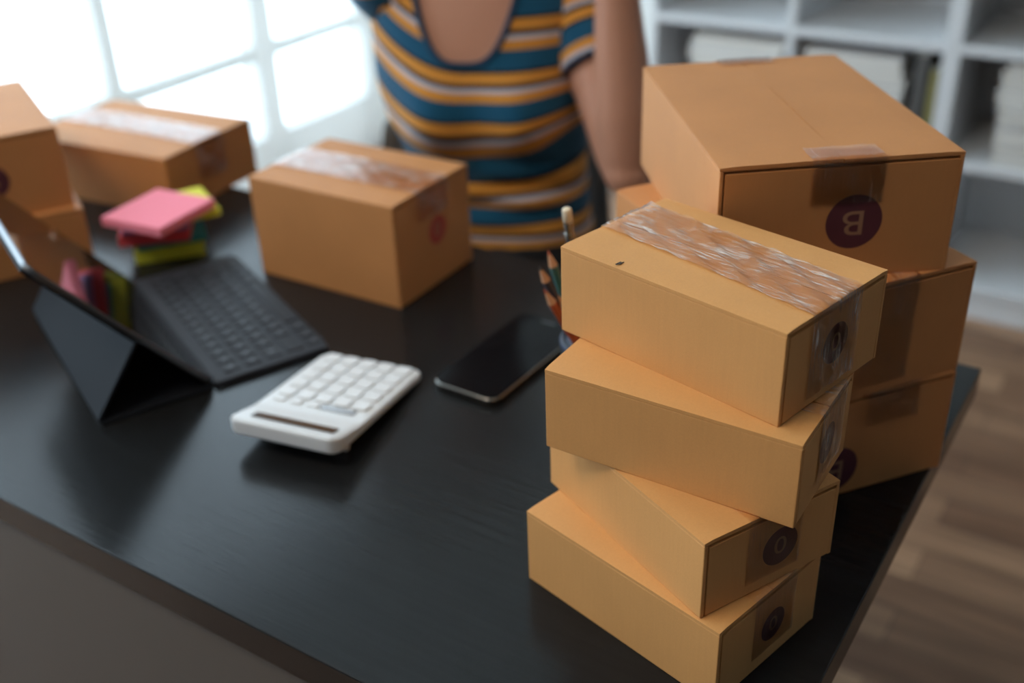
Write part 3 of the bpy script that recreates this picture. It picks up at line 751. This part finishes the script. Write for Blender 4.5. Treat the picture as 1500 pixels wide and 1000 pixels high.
ell(bm, HC+Vector((0, -.083, -.062)), (.022, .016, .018))
tube(bm, [HC+Vector((0, -.086, .012)), HC+Vector((0, -.104, -.020)), HC+Vector((0, -.088, -.030))], [.007, .013, .008], 10)
for s in (-1, 1): ell(bm, HC+Vector((s*.075, .01, -.01)), (.010, .020, .030), 10)
# limbs (positions relative to the person empty)
shL, elL, wrL = Vector((.108, .010, .215)), Vector((.160, -.170, .030)), Vector((.142, -.142, .272))
shR, elR, wrR = Vector((-.150, .030, .235)), Vector((-.225, -.075, .475)), Vector((-.120, -.030, .600))
tube(bm, [Vector((.07, .016, .235)), shL, shL.lerp(elL, .3), shL.lerp(elL, .6), shL.lerp(elL, .9), elL], [.040, .050, .045, .041, .037, .033], 20)
tube(bm, [elL+Vector((.001, -.001, -.004)), elL.lerp(wrL, .12), elL.lerp(wrL, .32), elL.lerp(wrL, .6), elL.lerp(wrL, .85), wrL], [.029, .035, .038, .034, .029, .026], 20)
ell(bm, elL, (.033, .034, .032))
tube(bm, [Vector((-.13, .016, .235)), shR, shR.lerp(elR, .35), shR.lerp(elR, .7), elR], [.040, .050, .044, .040, .034], 20)
tube(bm, [elR, elR.lerp(wrR, .25), elR.lerp(wrR, .6), wrR], [.034, .037, .031, .025], 20)
ell(bm, elR, (.034, .034, .034))
def hand(bm, w, d, side):
    """palm and five fingers: d is the pointing direction, side the thumb direction"""
    d = d.normalized(); side = (side-d*side.dot(d)).normalized(); nrm = d.cross(side)
    for k in range(4):
        q = (k-1.5)*.019
        base = w+d*.012-side*q*.7; kn = w+d*(.082-.004*abs(k-1))-side*q
        tube(bm, [base, kn], [.013, .0105], 10)
        L = (.068, .076, .070, .055)[k]
        p1 = kn+d*L*.45+nrm*.006; p2 = p1+d*L*.33+nrm*.014; p3 = p2+d*L*.22+nrm*.016
        tube(bm, [kn-d*.004, p1, p2, p3], [.0098, .0090, .0082, .0064], 10)
    t0 = w+d*.018+side*.016; t1 = w+d*.048+side*.042+nrm*.006; t2 = w+d*.078+side*.050+nrm*.012; t3 = t2+d*.022+nrm*.006
    tube(bm, [t0, t1, t2, t3], [.014, .012, .0105, .008], 10)
ell(bm, wrL, (.028, .028, .030))
hand(bm, wrL, Vector((-.115, .085, .15)), Vector((0, -1, -.3)))
hand(bm, wrR, Vector((.11, .03, -.07)), Vector((0, -1, 0)))
# legs, seated
for s in (-1, 1):
    hp = Vector((s*.085, .01, -.24)); kn = Vector((s*.11-.10, -.40, -.235)); an = Vector((s*.11-.12, -.36, -.655))
    tube(bm, [hp, hp.lerp(kn, .4), hp.lerp(kn, .8), kn], [.078, .070, .058, .054], 20)
    tube(bm, [kn+Vector((0, 0, .005)), kn.lerp(an, .3), kn.lerp(an, .7), an], [.052, .052, .040, .032], 20)
    ell(bm, kn, (.054, .054, .052))
    tube(bm, [an+Vector((0, .03, -.045)), an+Vector((0, -.05, -.055)), an+Vector((0, -.15, -.068))], [.034, .036, .022], 14)
bd = obj('body', bm, SKIN, per, True)
md = bd.modifiers.new('fuse', 'REMESH'); md.mode = 'VOXEL'; md.voxel_size = .0045; md.use_smooth_shade = True
sm = bd.modifiers.new('soft', 'SMOOTH'); sm.factor = .5; sm.iterations = 6
# face
for s in (-1, 1):
    bm = bmesh.new(); ell(bm, HC+Vector((s*.030, -.083, .008)), (.012, .006, .006), 14); obj('eye', bm, EYE, per, True)
    bm = bmesh.new(); tube(bm, [HC+Vector((s*.014, -.090, .030)), HC+Vector((s*.032, -.086, .036)), HC+Vector((s*.048, -.074, .030))], [.002, .003, .0015], 8); obj('eyebrow', bm, HAIR, per, True)
bm = bmesh.new(); ell(bm, HC+Vector((0, -.090, -.050)), (.022, .007, .007), 14); obj('mouth', bm, LIP, per, True)
bm = bmesh.new(); ell(bm, HC+Vector((0, .022, .030)), (.088, .092, .094), 28); ell(bm, HC+Vector((0, .075, -.03)), (.062, .045, .09), 20)
hr = obj('hair', bm, HAIR, per, True)
mm = hr.modifiers.new('fuse', 'REMESH'); mm.mode = 'VOXEL'; mm.voxel_size = .006; mm.use_smooth_shade = True
# shirt: torso shell with a scooped neck opening, then sleeves and binding
NXC = -.036
def neck_z(x):                               # lower rim of the neck opening at local x
    return .153+.060*(abs(x-NXC)/.062)**3.2
def lerp_table(z, tb):
    if z >= tb[0][0]: return tb[0][1]+(z-tb[0][0])*(tb[1][1]-tb[0][1])/(tb[1][0]-tb[0][0])
    for a, b in zip(tb, tb[1:]):
        if z >= b[0]: return a[1]+(b[1]-a[1])*(z-a[0])/(b[0]-a[0])
    return tb[-1][1]+(z-tb[-1][0])*(tb[-1][1]-tb[-2][1])/(tb[-1][0]-tb[-2][0])
def vmap(z): return lerp_table(z, [(.2, -.0576), (.136, .0064), (.075, .0704), (-.021, .1344), (-.080, .1984), (-.118, .2385)])
SAGL = [(.30, .09), (.148, .064), (.09, .043), (.06, .034), (.0, .012), (-.1, .0), (-.2, 0)]
SAGR = [(.30, .0), (.148, .004), (.09, .012), (.06, .026), (.0, .012), (-.1, .0), (-.2, 0)]
def sag(z, tb): return max(0, lerp_table(z, tb))
bm = bmesh.new(); uvl = bm.loops.layers.uv.new('UVMap'); n = 240; z0, z1, nz = -.115, .292, 200
grid = []
for i in range(nz+1):
    row = []
    for k in range(n):
        z = z0+(z1-z0)*i/nz; a = 2*math.pi*k/n; s = math.sin(a)
        p = tpoint(a, z, .0, True)
        row.append((bm.verts.new(rotp(p)), p, z))
    grid.append(row)
for i in range(nz):
    for k in range(n):
        q = [grid[i][k], grid[i][(k+1) % n], grid[i+1][(k+1) % n], grid[i+1][k]]
        px_ = sum(v[1][0] for v in q)/4; pz = sum(v[2] for v in q)/4; py_ = sum(v[1][1] for v in q)/4
        if py_ < .02 and pz > neck_z(px_): continue
        if py_ >= .02 and pz > .272: continue
        f = bm.faces.new([v[0] for v in q])
        for lp, v in zip(f.loops, q):
            kk = k if v in (q[0], q[3]) else k+1
            # the knit sags: bands dip slightly towards the centre front
            vv = vmap(v[2]); dx = (v[1][0]-NXC)/.15
            if v[1][1] < .03: vv += (sag(v[2], SAGL) if dx < 0 else sag(v[2], SAGR))*min(1, abs(dx))**1.7
            lp[uvl].uv = (kk/n*.8, vv+.64)
for v in [v for v in bm.verts if not v.link_faces]: bm.verts.remove(v)
sh = obj('shirt', bm, SHIRT, per, True)
so = sh.modifiers.new('cloth', 'SOLIDIFY'); so.thickness = .002; so.offset = 1
def front_y(x, z):
    best = None
    for k in range(181):
        a = -math.pi*k/180; p = tpoint(a, z, 0, True)
        if best is None or abs(p[0]-x) < best[0]: best = (abs(p[0]-x), p)
    return best[1]
pts = []
for k in range(41):
    q_ = (k/20-1); x = NXC+.0745*math.copysign(abs(q_)**.75, q_); z = min(neck_z(x), .262); p = front_y(x, z); pts.append(Vector(rotp((x, p[1]-.0015, z))))
bm = bmesh.new(); tube(bm, pts, .0042, 8); obj('neck_binding', bm, RIM, sh, True)
def sleeve(sh_, el_, t1, r0, r1, r2, inner):
    bm = bmesh.new(); uvl = bm.loops.layers.uv.new('UVMap'); d = (el_-sh_); Ls = d.length*t1
    pth = [inner, inner.lerp(sh_, .5), sh_] + [sh_.lerp(el_, t1*q/8) for q in range(1, 9)]
    rad = [r0, (r0+r1)/2, r1] + [r1+(r2-r1)*q/8 for q in range(1, 9)]
    # densify
    P2, R2 = [], []
    for i in range(len(pth)-1):
        for q in range(4): P2.append(pth[i].lerp(pth[i+1], q/4)); R2.append(rad[i]+(rad[i+1]-rad[i])*q/4)
    P2.append(pth[-1]); R2.append(rad[-1])
    rgs = tube(bm, P2, R2, 40, caps=False)
    acc = [0]
    for i in range(1, len(P2)): acc.append(acc[-1]+(P2[i]-P2[i-1]).length)
    idx = {}
    for i, r in enumerate(rgs):
        for k, v in enumerate(r): idx[v] = (i, k)
    for f in bm.faces:
        ks = [idx[l.vert][1] for l in f.loops]; wrap = max(ks)-min(ks) > 5
        for l in f.loops:
            i, k = idx[l.vert]
            if wrap and k == 0: k = 40
            l[uvl].uv = (k/40*.28, acc[-1]-acc[i]+.016)
    o = obj('sleeve', bm, SHIRT, sh, True)
    so = o.modifiers.new('cloth', 'SOLIDIFY'); so.thickness = .002; so.offset = 1
    bm = bmesh.new(); tube(bm, [P2[-1]-(d.normalized()*.002), P2[-1]+(d.normalized()*.004)], [R2[-1]+.0024]*2, 40, caps=False)
    b = obj('cuff', bm, RIM, sh, True); so = b.modifiers.new('cloth', 'SOLIDIFY'); so.thickness = .002
sleeve(shL, elL, .42, .046, .056, .051, Vector((.045, .016, .235)))
sleeve(shR, elR, .40, .046, .052, .050, Vector((-.100, .016, .235)))
# trousers
bm = bmesh.new()
rr, _ = loft_torso(bm, -.325, -.105, 20, .004); bm.faces.new(list(reversed(rr[0]))); bm.faces.new(rr[-1])
for s in (-1, 1):
    hp = Vector((s*.085, .01, -.24)); kn = Vector((s*.11-.10, -.40, -.235)); an = Vector((s*.11-.12, -.36, -.655))
    tube(bm, [hp, hp.lerp(kn, .4), hp.lerp(kn, .8), kn], [.086, .078, .066, .062], 20); ell(bm, kn, (.062, .062, .060))
    tube(bm, [kn, kn.lerp(an, .3), kn.lerp(an, .7), kn.lerp(an, .97)], [.060, .060, .050, .046], 20)
tr = obj('trousers', bm, DENIM, per, True)
mm = tr.modifiers.new('fuse', 'REMESH'); mm.mode = 'VOXEL'; mm.voxel_size = .006; mm.use_smooth_shade = True
for s in (-1, 1):
    an = Vector((s*.11-.12, -.36, -.655)); bm = bmesh.new()
    tube(bm, [an+Vector((0, .06, -.052)), an+Vector((0, .02, -.048)), an+Vector((0, -.06, -.050)), an+Vector((0, -.15, -.060)), an+Vector((0, -.19, -.068))], [.030, .042, .042, .034, .018], 16); obj('shoe', bm, BLACKPL, per, True)
